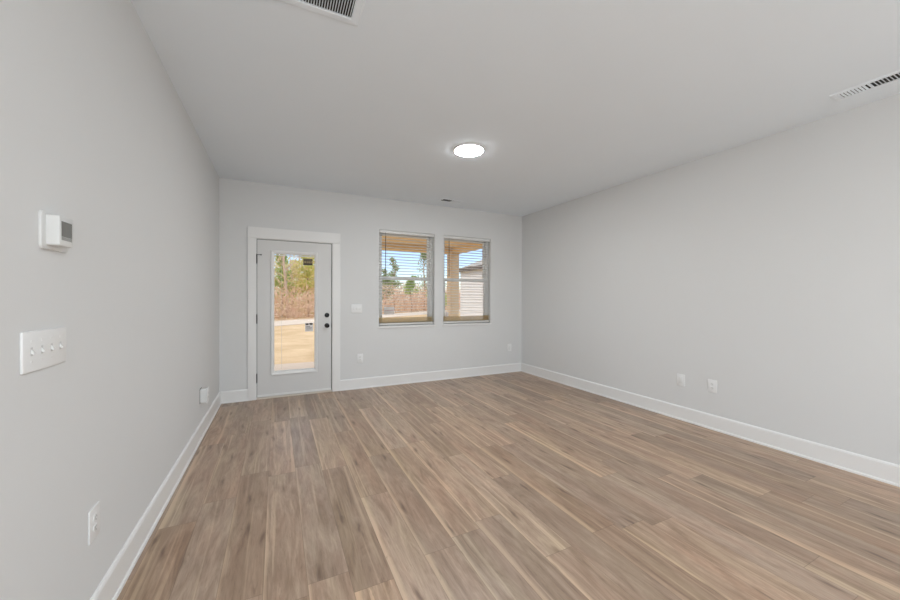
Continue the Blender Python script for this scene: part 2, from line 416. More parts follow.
# jamb and stops
bm = bmesh.new()
bx(bm, DX0, -0.231, YB - 0.004, YB + 0.15, 0, DZ1); bx(bm, 0.680, DX1, YB - 0.004, YB + 0.15, 0, DZ1)
bx(bm, -0.231, 0.680, YB - 0.004, YB + 0.15, 2.034, DZ1)
struct('trim_2', bm, M['trim'])
bm = bmesh.new()
bx(bm, -0.231, 0.680, YB - 0.012, YB + 0.16, 0, 0.018, 0.003)
struct('trim_3', bm, M['thresh'])

# ---------------------------------------------------------------- door
DY = YB + 0.008
d1 = sroot('door_1', (0.2245, DY, 0.022))
ox = 0.2245
SX0, SX1 = -0.225 - ox, 0.672 - ox; SZ1 = 2.027 - 0.022
GX0, GX1, GZ0, GZ1 = -0.036 - ox, 0.456 - ox, 0.330 - 0.022, 1.848 - 0.022     # visible glass
FX0, FX1, FZ0, FZ1 = -0.070 - ox, 0.496 - ox, 0.290 - 0.022, 1.900 - 0.022     # raised lite frame
bm = bmesh.new()
for x0, x1, z0, z1 in [(SX0, GX0 - 0.01, 0, SZ1), (GX1 + 0.01, SX1, 0, SZ1), (GX0 - 0.01, GX1 + 0.01, 0, GZ0 - 0.01), (GX0 - 0.01, GX1 + 0.01, GZ1 + 0.01, SZ1)]:
    bx(bm, x0, x1, 0, 0.044, z0, z1)
obj('door_slab', bm, M['door'], d1)
bm = bmesh.new()
FPROF = [(0, 0), (0, -0.010), (0.008, -0.016), (0.024, -0.012), (0.034, -0.006), (0.034, 0.004)]   # (inward, y)
def frame_ring(bm, x0, x1, z0, z1, prof):
    rings = []
    for q, y in prof:
        rings.append([bm.verts.new(p) for p in ((x0 + q, y, z0 + q), (x1 - q, y, z0 + q), (x1 - q, y, z1 - q), (x0 + q, y, z1 - q))])
    for a, b in zip(rings, rings[1:]):
        for k in range(4): bm.faces.new((a[k], a[(k + 1) % 4], b[(k + 1) % 4], b[k]))
frame_ring(bm, FX0, FX1, FZ0, FZ1, [(0, 0.001), (0.0, -0.010), (0.007, -0.017), (0.024, -0.013), (0.036, -0.006), (0.040, 0.02)])
frame_ring(bm, FX0, FX1, FZ0, FZ1, [(0, 0.043), (0.0, 0.054), (0.007, 0.061), (0.024, 0.057), (0.036, 0.05), (0.040, 0.024)])
bmesh.ops.recalc_face_normals(bm, faces=bm.faces)
obj('lite_frame', bm, M['trim'], d1)
box('pane', (GX0 - 0.008, GX1 + 0.008, 0.012, 0.016, GZ0 - 0.008, GZ1 + 0.008), M['glass'], d1)
box('weatherstrip', (SX0 + 0.02, SX1 + 0.007, 0.046, 0.058, 0.0, SZ1 + 0.006), M['weather'], d1) if False else None
bm = bmesh.new()
bx(bm, SX0 - 0.006, SX0 - 0.001, 0.006, 0.05, 0, SZ1 + 0.006); bx(bm, SX1 + 0.001, SX1 + 0.007, 0.006, 0.05, 0, SZ1 + 0.006)
bx(bm, SX0 - 0.001, SX1 + 0.001, 0.006, 0.05, SZ1 + 0.001, SZ1 + 0.006)
obj('weatherstrip', bm, M['weather'], d1)
bm = bmesh.new(); bx(bm, SX0, SX1, -0.004, 0.0, 0.004, 0.030, 0.0015); obj('door_sweep', bm, M['trim'], d1)
for zc in (1.778, 1.020, 0.267):
    bm = bmesh.new(); z = zc - 0.022
    lathe(bm, [(0.0075, z - 0.058), (0.0075, z + 0.058)], 'Z', 14, (SX0 - 0.004, -0.008, 0))
    lathe(bm, [(0.003, z + 0.058), (0.006, z + 0.062), (0.005, z + 0.066)], 'Z', 14, (SX0 - 0.004, -0.008, 0))
    bx(bm, SX0 - 0.006, SX0 + 0.003, -0.006, 0.003, z - 0.055, z + 0.055)
    h = obj('hinge', bm, M['black'], d1, True); h['label'] = 'black hinge'
    if zc > 1.7:
        bm = bmesh.new(); zz = z + 0.055
        tube(bm, [(SX0 - 0.004, -0.008, zz), (SX0 + 0.012, -0.02, zz), (SX0 + 0.044, -0.030, zz)], 0.0035, 8)
        tube(bm, [(SX0 + 0.044, -0.033, zz), (SX0 + 0.044, -0.012, zz)], 0.008, 10)
        tube(bm, [(SX0 - 0.004, -0.008, zz), (SX0 - 0.02, -0.022, zz)], 0.0035, 8)
        obj('hinge_pin_stop', bm, M['black'], h, True)
kx = 0.615 - ox
bm = bmesh.new()
lathe(bm, [(0.032, 0.0), (0.032, -0.006), (0.026, -0.010), (0.012, -0.013), (0.011, -0.032), (0.022, -0.040), (0.028, -0.052), (0.026, -0.064), (0.016, -0.071), (0.004, -0.073)], 'Y', 28, (kx, 0, 0.912 - 0.022))
k = obj('door_knob', bm, M['black'], d1, True); k['label'] = 'round black knob'
bm = bmesh.new(); z = 1.054 - 0.022
lathe(bm, [(0.031, 0.0), (0.031, -0.010), (0.027, -0.014), (0.004, -0.015)], 'Y', 28, (kx, 0, z))
k = obj('deadbolt', bm, M['black'], d1, True); k['label'] = 'round black deadbolt'
bm = bmesh.new(); bx(bm, kx - 0.006, kx + 0.006, -0.034, -0.014, z - 0.019, z + 0.019, 0.003); obj('thumb_turn', bm, M['black'], k, True)
bm = bmesh.new(); bx(bm, SX1 - 0.002, SX1 + 0.006, -0.002, 0.02, 0.912 - 0.052, 0.912 + 0.008); obj('strike_plate', bm, M['black'], d1)
# thin pull cord of the blind between the panes
bm = bmesh.new(); tube(bm, [(0.055 - ox, 0.020, GZ0 + 0.03), (0.055 - ox, 0.020, GZ1 - 0.02)], 0.0017, 6); obj('blind_cord', bm, M['slat'], d1)
bm = bmesh.new(); bx(bm, GX0, GX1, 0.017, 0.027, GZ0, GZ0 + 0.012, 0.002); bx(bm, GX0, GX1, 0.017, 0.027, GZ1 - 0.012, GZ1, 0.002); obj('glazing_spacer', bm, M['trim'], d1)

# ---------------------------------------------------------------- windows
def window(n, X, label):
    w = sroot('window_%d' % n, ((X[0] + X[1]) / 2, YB, WZ[0]))
    hw = (X[1] - X[0]) / 2; hh = WZ[1] - WZ[0]
    yo = 0.085                                   # frame sits deep in the wall
    fw = 0.045; mz = 0.715
    bm = bmesh.new()
    bx(bm, -hw, -hw + fw, yo, yo + 0.07, 0, hh, 0.003); bx(bm, hw - fw, hw, yo, yo + 0.07, 0, hh, 0.003)
    bx(bm, -hw + fw, hw - fw, yo, yo + 0.07, 0, 0.026, 0.003); bx(bm, -hw + fw, hw - fw, yo, yo + 0.07, hh - 0.022, hh, 0.003)
    obj('window_frame', bm, M['vinyl'], w, True)
    # lower sash in front, upper behind
    for nm, z0, z1, y in (('lower_sash', 0.026, mz + 0.022, yo + 0.012), ('upper_sash', mz - 0.022, hh - 0.022, yo + 0.040)):
        bm = bmesh.new(); s = 0.030; xa, xb = -hw + fw, hw - fw
        bx(bm, xa, xa + s, y, y + 0.025, z0, z1, 0.002); bx(bm, xb - s, xb, y, y + 0.025, z0, z1, 0.002)
        bx(bm, xa + s, xb - s, y, y + 0.025, z0, z0 + (0.034 if nm == 'lower_sash' else 0.044), 0.002); bx(bm, xa + s, xb - s, y, y + 0.025, z1 - (0.044 if nm == 'lower_sash' else 0.030), z1, 0.002)
        sh = obj(nm, bm, M['vinyl'], w, True)
        box('pane', (xa + s - 0.004, xb - s + 0.004, y + 0.011, y + 0.014, z0 + 0.030, z1 - 0.026), M['glass'], sh)
    bm = bmesh.new(); bx(bm, -hw - 0.012, hw + 0.012, -0.016, 0.0, -0.022, 0.002, 0.003); bx(bm, -hw, hw, 0.0, yo, -0.001, 0.006)
    obj('window_sill', bm, M['trim'], w, True)
    # ---- the blind
    b = thing('window_blind', label, 'blind', ((X[0] + X[1]) / 2, YB, WZ[0]), 0, 'two horizontal window blinds')
    bw = hw - 0.008
    bm = bmesh.new(); bx(bm, -bw, bw, 0.010, 0.016, hh - 0.044, hh - 0.003, 0.002); bx(bm, -bw + 0.004, bw - 0.004, 0.018, 0.066, hh - 0.040, hh - 0.002)
    obj('valance', bm, M['slat'], b, True)
    bm = bmesh.new(); top = hh - 0.078; pitch = 0.0432; zb = 0.135; kk = 0
    z = top
    while z > zb:
        # shallow crowned slat, nearly level
        y0s, y1s = 0.018, 0.068; n = 4; rows = []
        for side in (-1, 1):
            for j in range(n + 1):
                t = j / n; yy = y0s + (y1s - y0s) * t; zz = z + 0.004 * (1 - (2 * t - 1) ** 2) - 0.003 * (t - .5)
                rows.append([bm.verts.new((side * (bw - 0.006), yy, zz)), bm.verts.new((side * (bw - 0.006), yy, zz - 0.0028))])
        A = rows[:n + 1]; B = rows[n + 1:]
        for j in range(n):
            bm.faces.new((A[j][0], A[j + 1][0], B[j + 1][0], B[j][0])); bm.faces.new((A[j][1], B[j][1], B[j + 1][1], A[j + 1][1]))
            bm.faces.new((A[j][0], A[j][1], A[j + 1][1], A[j + 1][0])); bm.faces.new((B[j][0], B[j + 1][0], B[j + 1][1], B[j][1]))
        bm.faces.new((A[0][0], B[0][0], B[0][1], A[0][1])); bm.faces.new((A[n][0], A[n][1], B[n][1], B[n][0]))
        z -= pitch
    obj('slats', bm, M['slat'], b)
    rnd = random.Random(n * 3)
    bm = bmesh.new(); z = 0.054
    for i in range(9):
        dx = rnd.uniform(-.004, .004); dyy = rnd.uniform(-.004, .004)
        if n >= 0:
            x0, x1 = -bw + 0.008 + dx, bw - 0.008 + dx
            N_ = 14; vs = []
            for q in range(N_ + 1):
                x = x0 + (x1 - x0) * q / N_; sag = -0.005 * math.sin(PI * q / N_ * (2 if n == 2 else 1)) * (i / 8) * 0.8
                vs.append([bm.verts.new((x, yy + dyy, z + dz + sag)) for yy, dz in ((0.019, 0), (0.067, 0), (0.067, 0.0035), (0.019, 0.0035))])
            for a_, b_ in zip(vs, vs[1:]):
                for q in range(4): bm.faces.new((a_[q], a_[(q + 1) % 4], b_[(q + 1) % 4], b_[q]))
            bm.faces.new(vs[0]); bm.faces.new(vs[-1])
        z += 0.0088
    s = obj('slat_stack', bm, M['slatstack'], b); s['label'] = 'stack of spare slats at the bottom, backlit glow tinted into its colour'
    box('bottom_rail', (-bw + 0.006, bw - 0.006, 0.018, 0.068, 0.022, 0.044), M['slat'], b, 0.003)
    for t in (-0.72, -0.24, 0.24, 0.72):
        bm = bmesh.new()
        for yy in (0.016, 0.070): tube(bm, [(t * bw, yy, 0.03), (t * bw, yy, hh - 0.05)], 0.0007, 5)
        obj('ladder_cord', bm, M['slat'], b)
    bm = bmesh.new(); wx = -hw + 0.098
    tube(bm, [(wx, 0.004, hh - 0.085), (wx, 0.003, hh - 0.62)], 0.005, 6); tube(bm, [(wx, 0.004, hh - 0.085), (wx, 0.012, hh - 0.03)], 0.002, 6)
    tube(bm, [(wx, 0.003, hh - 0.62), (wx, 0.003, hh - 0.64)], [0.006, 0.004], 8)
    o = obj('tilt_wand', bm, M['wand'], b, True); o['label'] = 'dark tilt wand'
    return w
window(1, W1, 'white slatted blind in the window nearer the door')
window(2, W2, 'white slatted blind in the window nearer the right corner')

# stickers on the glass
def sticker(label, x0, x1, y, z0, z1, m, marks):
    o = thing('glass_sticker', label, 'sticker', ((x0 + x1) / 2, y, z0)); w = (x1 - x0) / 2; h = z1 - z0
    box('sheet', (-w, w, -0.0006, 0.0006, 0, h), m, o)
    for i, (mm, rects) in enumerate(marks):
        bm = bmesh.new()
        for a, b, c, d in rects: bx(bm, -w + a * 2 * w, -w + b * 2 * w, -0.0012, -0.0006, c * h, d * h)
        obj('printing', bm, mm, o)
yg = DY + 0.012 - 0.0008
sticker('dark brown sticker high on the door glass', 0.316, 0.430, yg, 1.727, 1.814, M['brownstick'],
        [(M['goldink'], [(.08, .3, .30, .62), (.36, .5, .30, .62), (.56, .72, .30, .62), (.78, .92, .30, .62), (.1, .9, .78, .84)])])
sticker('white sticker with black print beside the door knob', 0.338, 0.440, yg, 0.838, 0.955, M['paper'],
        [(M['ink'], [(.08, .42, .74, .93), (.54, .92, .76, .95), (.10, .60, .56, .60), (.10, .86, .46, .49), (.10, .80, .36, .39), (.10, .86, .26, .29), (.1, .5, .14, .17)])])
yw = YB + 0.085 + 0.012 + 0.011 - 0.0008
sticker('white paper label low in the window nearer the door', 1.438, 1.600, yw, 1.043, 1.158, M['paper'],
        [(M['redink'], [(.05, .95, .47, .53)]), (M['ink'], [(.08, .5, .75, .78), (.08, .7, .3, .32)])])
sticker('small white label at the left of the corner window', 2.452, 2.512, yw, 0.985, 1.066, M['paper'],
        [(M['redink'], [(.44, .56, .06, .94)])])

# ---------------------------------------------------------------- wall plates
ROT = {'back': 0.0, 'left': PI / 2 - 0.0042, 'right': -PI / 2}
def wall_thing(name, label, cat, side, s, z, group=None, off=0.0):
    if side == 'left':
        k = 1 + 0.0042 * (YB - s) / abs(XL); s *= k; z = CAM_H + (z - CAM_H) * k
    loc = {'back': (s, YB - off, z), 'left': (xl(s) + off, s, z), 'right': (XR - off, s, z)}[side]
    return thing(name, label, cat, loc, ROT[side], group)

def cover(t, w, h, m=None, d=0.006):
    bm = bmesh.new(); bx(bm, -w / 2, w / 2, -d, 0, -h / 2, h / 2, 0.0028, 3)
    return obj('cover_plate', bm, m or M['plastic'], t, True)

def screw(t, x, z, d):
    bm = bmesh.new(); lathe(bm, [(0.0034, -d), (0.0034, -d - 0.0006), (0.001, -d - 0.0012)], 'Y', 12, (x, 0, z)); obj('screw', bm, M['plastic_warm'], t, True)

def outlet(label, side, s, z, w=0.084, h=0.126, off=0.0):
    t = wall_thing('wall_outlet', label, 'outlet', side, s, z, 'power outlets along the walls', off)
    cover(t, w, h)
    for zc in (-0.0195, 0.0195):
        bm = bmesh.new(); pr = []
        for k in range(28):
            a = 2 * PI * k / 28; pr.append((0.0172 * math.cos(a), max(-0.0135, min(0.0135, 0.0172 * math.sin(a)))))
        A = [bm.verts.new((x, -0.0058, zc + q)) for x, q in pr]; B = [bm.verts.new((x * .94, -0.0082, zc + q * .94)) for x, q in pr]
        for k in range(28): bm.faces.new((A[k], A[(k + 1) % 28], B[(k + 1) % 28], B[k]))
        bm.faces.new(B); so = obj('socket', bm, M['plastic_warm'], t)
        bm = bmesh.new()
        bx(bm, -0.0075, -0.0052, -0.0086, -0.0080, zc - 0.001, zc + 0.008); bx(bm, 0.0052, 0.0075, -0.0086, -0.0080, zc, zc + 0.007)
        lathe(bm, [(0.0028, -0.0080), (0.0028, -0.0086)], 'Y', 10, (0, 0, zc - 0.007))
        o = obj('slots', bm, M['slot'], so); o['label'] = 'dark plug slots'
    screw(t, 0, 0, 0.006)
    return t

def rocker_plate(label, side, s, z, w=0.084, h=0.126):
    t = wall_thing('wall_plate', label, 'wall plate', side, s, z, 'plain wall plates')
    cover(t, w, h)
    bm = bmesh.new(); bx(bm, -0.0165, 0.0165, -0.0085, -0.0058, -0.0335, 0.0335, 0.001); obj('insert', bm, M['plastic_warm'], t, True)
    screw(t, 0, 0.048, 0.006); screw(t, 0, -0.048, 0.006)
    return t

def toggles(label, side, s, z, w, h, n, pitch):
    t = wall_thing('light_switch', label, 'light switch', side, s, z, 'multi gang light switches')
    cover(t, w, h, d=0.0075)
    for i in range(n):
        xc = (i - (n - 1) / 2) * pitch
        bm = bmesh.new(); bx(bm, xc - 0.0052, xc + 0.0052, -0.0080, -0.0070, -0.0125, 0.0125); obj('toggle_slot', bm, M['toggle_slot'], t)
        bm = bmesh.new()
        prism(bm, [(-0.007, -0.0078), (0.005, -0.0078), (0.0085, -0.0145), (0.0045, -0.0152)], (xc - 0.0038, 0, 0), (xc + 0.0038, 0, 0), (0, 0, -1), (0, 1, 0))
        obj('toggle', bm, M['plastic_warm'], t)
        for q in (-0.030, 0.030): screw(t, xc, q, 0.0075)
    return t

# local x on the left wall runs along +y (rotation +90 deg)
toggles('wide white four-toggle switch plate on the left wall under the thermostat', 'left', 1.482, 1.147, 0.226, 0.118, 4, 0.0495)
toggles('white switch plate on the back wall between door and window', 'back', 1.013, 1.140, 0.154, 0.122, 3, 0.046)
outlet('white outlet low on the left wall nearest the camera', 'left', 1.795, 0.443, 0.088, 0.126)
outlet('white outlet on the back wall below the switch plate', 'back', 1.063, 0.430)
outlet('white outlet on the right wall, nearer the camera of its pair', 'right', 2.013, 0.430)
rocker_plate('white plain plate on the right wall, left of the outlet beside it', 'right', 2.320, 0.427)
rocker_plate('white plain plate low on the back wall by the right corner', 'back', 3.642, 0.433)
# outlet whose cover stands off the left wall, near the back corner
t = outlet('white outlet cover standing proud of the left wall near the back corner', 'left', 3.90, 0.398, 0.096, 0.142, 0.052)
o = box('joint_shadow_sheet', (-0.043, 0.043, 0.0510, 0.0519, -0.068, 0.066), M['dark'], t); o['label'] = 'dark sheet painted in as the shadow around the box'  # dark sheet stands in for the shade where box meets wall
box('outlet_box', (-0.036, 0.036, 0.0, 0.052, -0.060, 0.060), M['plastic_warm'], t, 0.002)

# ---------------------------------------------------------------- thermostat
t = wall_thing('thermostat', 'white thermostat with grey screen on the left wall', 'thermostat', 'left', 1.523, 1.502)
def rrect(w, h, r, n=6):
    pts = []
    for cx, cz, a0 in ((w / 2 - r, h / 2 - r, 0), (-w / 2 + r, h / 2 - r, 90), (-w / 2 + r, -h / 2 + r, 180), (w / 2 - r, -h / 2 + r, 270)):
        for k in range(n + 1):
            a = math.radians(a0 + 90 * k / n); pts.append((cx + r * math.cos(a), cz + r * math.sin(a)))
    return pts
def slab(bm, w, h, r, y0, y1, bev, c=(0, 0)):
    rings = []
    for y, g in ((y0, 0), (y1 + bev, 0), (y1 + bev * .3, bev * .3), (y1, bev)):
        rings.append([bm.verts.new((c[0] + x, y, c[1] + z)) for x, z in rrect(w - 2 * g, h - 2 * g, max(r - g, 0.0005))])
    n = len(rings[0])
    for a, b in zip(rings, rings[1:]):
        for k in range(n): bm.faces.new((a[k], a[(k + 1) % n], b[(k + 1) % n], b[k]))
    bm.faces.new(rings[0]); bm.faces.new(rings[-1])
bm = bmesh.new(); slab(bm, 0.152, 0.118, 0.016, 0, -0.007, 0.003, (0.012, 0)); obj('wall_bracket', bm, M['thermo'], t, True)
bm = bmesh.new(); slab(bm, 0.084, 0.094, 0.006, -0.007, -0.037, 0.003, (0.0, 0.002)); bo = obj('body', bm, M['thermo'], t, True)
bm = bmesh.new(); bx(bm, -0.031, 0.030, -0.0380, -0.0368, -0.016, 0.032); o = obj('screen', bm, M['screen'], bo); o['label'] = 'dark grey screen'
bm = bmesh.new(); bx(bm, -0.031, 0.030, -0.0378, -0.0368, -0.027, -0.0165); obj('button_strip', bm, M['screen2'], bo)

# ---------------------------------------------------------------- ceiling fixtures
def ceiling_light(label, x, y):
    t = thing('ceiling_light', label, 'ceiling light', (x, y, H), 0, 'round flush ceiling lights')
    bm = bmesh.new(); lathe(bm, [(0.150, 0.0), (0.150, -0.006), (0.144, -0.012), (0.139, -0.013)], 'Z', 48); obj('trim_ring', bm, M['ring'], t, True)
    bm = bmesh.new(); lathe(bm, [(0.139, -0.0132), (0.132, -0.016), (0.08, -0.018), (0.01, -0.0185)], 'Z', 48); o = obj('diffuser', bm, M['lamp'], t, True); o['label'] = 'glowing white diffuser'
    return t
ceiling_light('round glowing flush ceiling light in the middle of the room', 1.680, 3.028)
for x, y in ((0.9, -0.9), (0.1, -3.0), (1.9, -3.4)):  # unseen extra lamps, added to brighten the room
    ceiling_light('round glowing flush ceiling light added out of view behind the camera', x, y)

def register(label, x, y, rot, L_=0.36, Wd=0.155):
    """two-bank ceiling supply register; local x is its long axis"""
    t = thing('ceiling_vent', label, 'vent', (x, y, H), rot, 'two bank ceiling vents')
    hl, hw = L_ / 2, Wd / 2; ix, iy = hl - 0.030, hw - 0.030
    bm = bmesh.new()
    def ring(prof):
        rs = []
        for qx, z in prof:
            rs.append([bm.verts.new(p) for p in ((-hl + qx, -hw + qx, z), (hl - qx, -hw + qx, z), (hl - qx, hw - qx, z), (-hl + qx, hw - qx, z))])
        for a, b in zip(rs, rs[1:]):
            for k in range(4): bm.faces.new((a[k], a[(k + 1) % 4], b[(k + 1) % 4], b[k]))
    ring([(0, 0), (0.004, -0.006), (0.024, -0.008), (0.030, -0.006), (0.030, 0.0)])
    bx(bm, -0.006, 0.006, -iy, iy, -0.0075, -0.002)
    obj('frame', bm, M['vent'], t)
    bm = bmesh.new(); bx(bm, -ix - 0.001, ix + 0.001, -iy - 0.001, iy + 0.001, -0.0012, -0.0004); obj('duct_opening', bm, M['vent_in'], t)
    for s in (-1, 1):
        for i in range(8):
            xc = s * (0.015 + (i + 0.5) * (ix - 0.015) / 8)
            bm = bmesh.new()
            a = -math.radians(38) * s; c, sn = math.cos(a), math.sin(a); hwid = 0.0065
            p = [(xc - sn * hwid * 1.0, -0.0068 + 0.0055 * 0), (xc + sn * hwid, -0.0018)]
            th = 0.0008
            prism(bm, [(p[0][0] - th, -0.0075), (p[0][0] + th, -0.0075), (p[1][0] + th, -0.0016), (p[1][0] - th, -0.0016)], (0, -iy, 0), (0, iy, 0), (1, 0, 0), (0, 0, 1))
            obj('blade', bm, M['vent'], t)
    bm = bmesh.new(); bx(bm, hl - 0.022, hl - 0.010, -0.004, 0.004, -0.016, -0.006); o = obj('damper_lever', bm, M['slot'], t)
    for sx in (-1, 1):
        bm = bmesh.new(); lathe(bm, [(0.004, -0.007), (0.004, -0.009), (0.001, -0.010)], 'Z', 10, (sx * (hl - 0.012), 0.03 if sx > 0 else 0, 0)); obj('screw', bm, M['vent'], t)
    return t
register('long white ceiling vent beside the right wall', 3.583, 0.905, -PI / 2)
register('small white ceiling vent above the windows at the back wall', 2.335, 4.735, PI)

# large return grille at the front
t = thing('return_grille', 'large white slatted return air grille at the near ceiling', 'vent', (0.156, 1.684, H))
hx, hy = 0.230, 0.230; bw = 0.045
bm = bmesh.new()
rs = []
for q, z in ((0, 0), (0.003, -0.006), (0.010, -0.010), (0.040, -0.011), (bw, -0.008), (bw, 0)):
    rs.append([bm.verts.new(p) for p in ((-hx + q, -hy + q, z), (hx - q, -hy + q, z), (hx - q, hy - q, z), (-hx + q, hy - q, z))])
for a, b in zip(rs, rs[1:]):
    for k_ in range(4): bm.faces.new((a[k_], a[(k_ + 1) % 4], b[(k_ + 1) % 4], b[k_]))
obj('frame', bm, M['vent'], t)
bm = bmesh.new(); bx(bm, -hx + bw - 0.001, hx - bw + 0.001, -hy + bw - 0.001, hy - bw + 0.001, -0.0012, -0.0004); obj('duct_opening', bm, M['vent_in'], t)
nb = 30
for i in range(nb):
    xc = -hx + bw + (i + 0.5) * 2 * (hx - bw) / nb
    bm = bmesh.new(); prism(bm, [(xc - 0.0035, -0.0095), (xc - 0.0015, -0.0095), (xc + 0.0025, -0.0016), (xc + 0.0005, -0.0016)], (0, -hy + bw, 0), (0, hy - bw, 0), (1, 0, 0))
    obj('blade', bm, M['vent'], t)
for sx in (-1, 1):
    bm = bmesh.new(); lathe(bm, [(0.004, -0.0105), (0.004, -0.012), (0.001, -0.013)], 'Z', 10, (sx * (hx - 0.02), 0, 0)); obj('screw', bm, M['vent'], t)

# ---------------------------------------------------------------- outside: ground, road, porch
GZ = -0.3
bm = bmesh.new(); bx(bm, -60, 80, YB + TW, 120, GZ - 0.3, GZ); o = struct('ground', bm, M['lawn'])
bm = bmesh.new()
ctr = [(-40, 10), (-14, 15), (-6, 19.0), (1, 24.2), (10.7, 31.3), (24, 41), (60, 66)]
L1, R1 = [], []
for i, (x, y) in enumerate(ctr):
    a = Vector(ctr[max(i - 1, 0)]); b = Vector(ctr[min(i + 1, len(ctr) - 1)]); d = (b - a).normalized(); n = Vector((-d.y, d.x)) * 1.75
    L1.append((x + n.x, y + n.y)); R1.append((x - n.x, y - n.y))
vv = [[bm.verts.new((p[0], p[1], GZ + dz)) for p, dz in ((L1[i], -0.05), (L1[i], 0.03), (R1[i], 0.03), (R1[i], -0.05))] for i in range(len(ctr))]
for a, b in zip(vv, vv[1:]):
    for k_ in range(4): bm.faces.new((a[k_], a[(k_ + 1) % 4], b[(k_ + 1) % 4], b[k_]))
bm.faces.new(vv[0]); bm.faces.new(vv[-1])
struct('road', bm, M['road'])

pr = thing('porch', 'tan timber covered porch outside the back door and windows', 'porch', (0, YB + TW, GZ))
zz = -GZ
def P(name, d, m, bev=0.004):
    return box(name, (d[0], d[1], d[2] - YB - TW, d[3] - YB - TW, d[4] + zz, d[5] + zz), m, pr, bev)
P('slab', (XL - 0.3, 4.15, YB + TW + 0.002, 7.87, GZ, -0.05), M['concrete'])
P('post', (3.668, 3.888, 7.46, 7.68, -0.05, 2.34), M['postwood'], 0.006)
P('post', (-0.62, -0.40, 7.46, 7.68, -0.05, 2.34), M['postwood'], 0.006)
P('beam', (-0.66, 3.93, 7.45, 7.69, 2.342, 2.46), M['porchwood'])
P('beam', (3.69, 3.93, YB + TW + 0.004, 7.448, 2.342, 2.46), M['porchwood'])
P('beam', (-0.66, -0.42, YB + TW + 0.004, 7.448, 2.342, 2.46), M['porchwood'])
bm = bmesh.new()
nbd = 26
for i in range(nbd):
    ya = 0.004 + i * (7.75 - YB - TW) / nbd; yb = 0.004 + (i + 1) * (7.75 - YB - TW) / nbd
    bx(bm, -0.7, 3.97, ya + 0.002, yb - 0.002, 2.464 + zz, 2.484 + zz); 
bx(bm, -0.7, 3.97, 0.004, 7.75 - YB - TW, 2.4845 + zz, 2.50 + zz)
obj('porch_ceiling', bm, M['porchwood'], pr)
bm = bmesh.new()
prism(bm, [(0.004, 2.84 + zz), (2.85, 2.52 + zz), (2.85, 2.64 + zz), (0.004, 3.10 + zz)], (-0.9, 0, 0), (4.2, 0, 0), (0, 1, 0))
obj('porch_roof', bm, M['shingle'], pr)
bm = bmesh.new(); bx(bm, -0.8, 4.1, 0.004, 2.7, 2.502 + zz, 2.52 + zz); obj('roof_deck', bm, M['porchwood'], pr)

# ---------------------------------------------------------------- neighbouring house
NX = 8.3; NY0, NY1 = 6.0, 15.7; NZ = 2.72
h = thing('house', 'white sided neighbouring house with grey roof beyond the porch', 'house', (NX + 4, (NY0 + NY1) / 2, GZ))
def HL(v): return (v[0] - NX - 4, v[1] - (NY0 + NY1) / 2, v[2] - GZ)
bm = bmesh.new()
bx(bm, -3.98, 4, NY0 - (NY0 + NY1) / 2 + .02, NY1 - (NY0 + NY1) / 2 - .02, 0, NZ - GZ)
pz = 0.0
while pz < NZ - GZ - 0.01:                      # lapped boards on the two faces one can see
    z1 = min(pz + 0.19, NZ - GZ)
    prism(bm, [(0, pz), (0.030, pz), (0.012, z1), (0, z1)], (-3.98, NY0 - (NY0 + NY1) / 2, 0), (-3.98, NY1 - (NY0 + NY1) / 2, 0), (-1, 0, 0))
    pz += 0.19
obj('wall', bm, M['siding'], h)
ym = (NY0 + NY1) / 2
bm = bmesh.new(); bx(bm, -4.03, -3.93, NY1 - ym - 0.10, NY1 - ym + 0.02, 0, NZ - GZ); obj('corner_board', bm, M['siding'], h); bm = bmesh.new(); bx(bm, -4.03, -3.93, NY0 - ym - 0.02, NY0 - ym + 0.10, 0, NZ - GZ); obj('corner_board', bm, M['siding'], h)
bm = bmesh.new(); ez = NZ - GZ
a0 = (-4.12, NY0 - ym - .12); b0 = (4.12, NY1 - ym + .12)
E_ = [bm.verts.new(p) for p in ((a0[0], a0[1], ez), (b0[0], a0[1], ez), (b0[0], b0[1], ez), (a0[0], b0[1], ez))]
R0 = bm.verts.new((0, NY0 - ym + 3.4, ez + 2.0)); R1_ = bm.verts.new((0, NY1 - ym - 3.4, ez + 2.0))
bm.faces.new((E_[0], E_[1], R0)); bm.faces.new((E_[1], E_[2], R1_, R0)); bm.faces.new((E_[2], E_[3], R1_)); bm.faces.new((E_[3], E_[0], R0, R1_)); bm.faces.new(E_)
obj('roof', bm, M['shingle'], h)
bm = bmesh.new(); bx(bm, -4.20, -4.11, a0[1], b0[1] + .06, ez - 0.16, ez + 0.02); bx(bm, -4.11, 4.12, b0[1], b0[1] + .06, ez - 0.16, ez + 0.02); obj('gutter', bm, M['gutter'], h)
bm = bmesh.new(); tube(bm, [(-2.6, NY1 - ym - 4.2, ez + 0.5), (-2.6, NY1 - ym - 4.2, ez + 1.5)], 0.05, 10); obj('vent_pipe', bm, M['gutter'], h)

# ---------------------------------------------------------------- trees and brush beyond the road
def road_y(x):
    for (xa, ya), (xb, yb) in zip(ctr, ctr[1:]):
        if xa <= x <= xb: return ya + (yb - ya) * (x - xa) / (xb - xa)
    return 60

def leaf_quads(bm, rnd, c, n, r, size, squash=1.0, elong=1.0):
    for _ in range(n):
        while True:
            p = Vector((rnd.uniform(-1, 1), rnd.uniform(-1, 1), rnd.uniform(-1, 1)))
            if p.length < 1: break
        q = Vector(c) + Vector((p.x * r, p.y * r, p.z * r * squash))
        d = Vector((rnd.gauss(0, 1), rnd.gauss(0, 1), rnd.gauss(0, 1))).normalized()
        e = d.orthogonal().normalized(); s = size * rnd.uniform(0.5, 1.3)
        vs = [bm.verts.new(q + d * s * elong * a + e * s * b) for a, b in ((-.5, -.08), (0, -.35), (.5, 0), (0, .35))]
        bm.faces.new(vs)

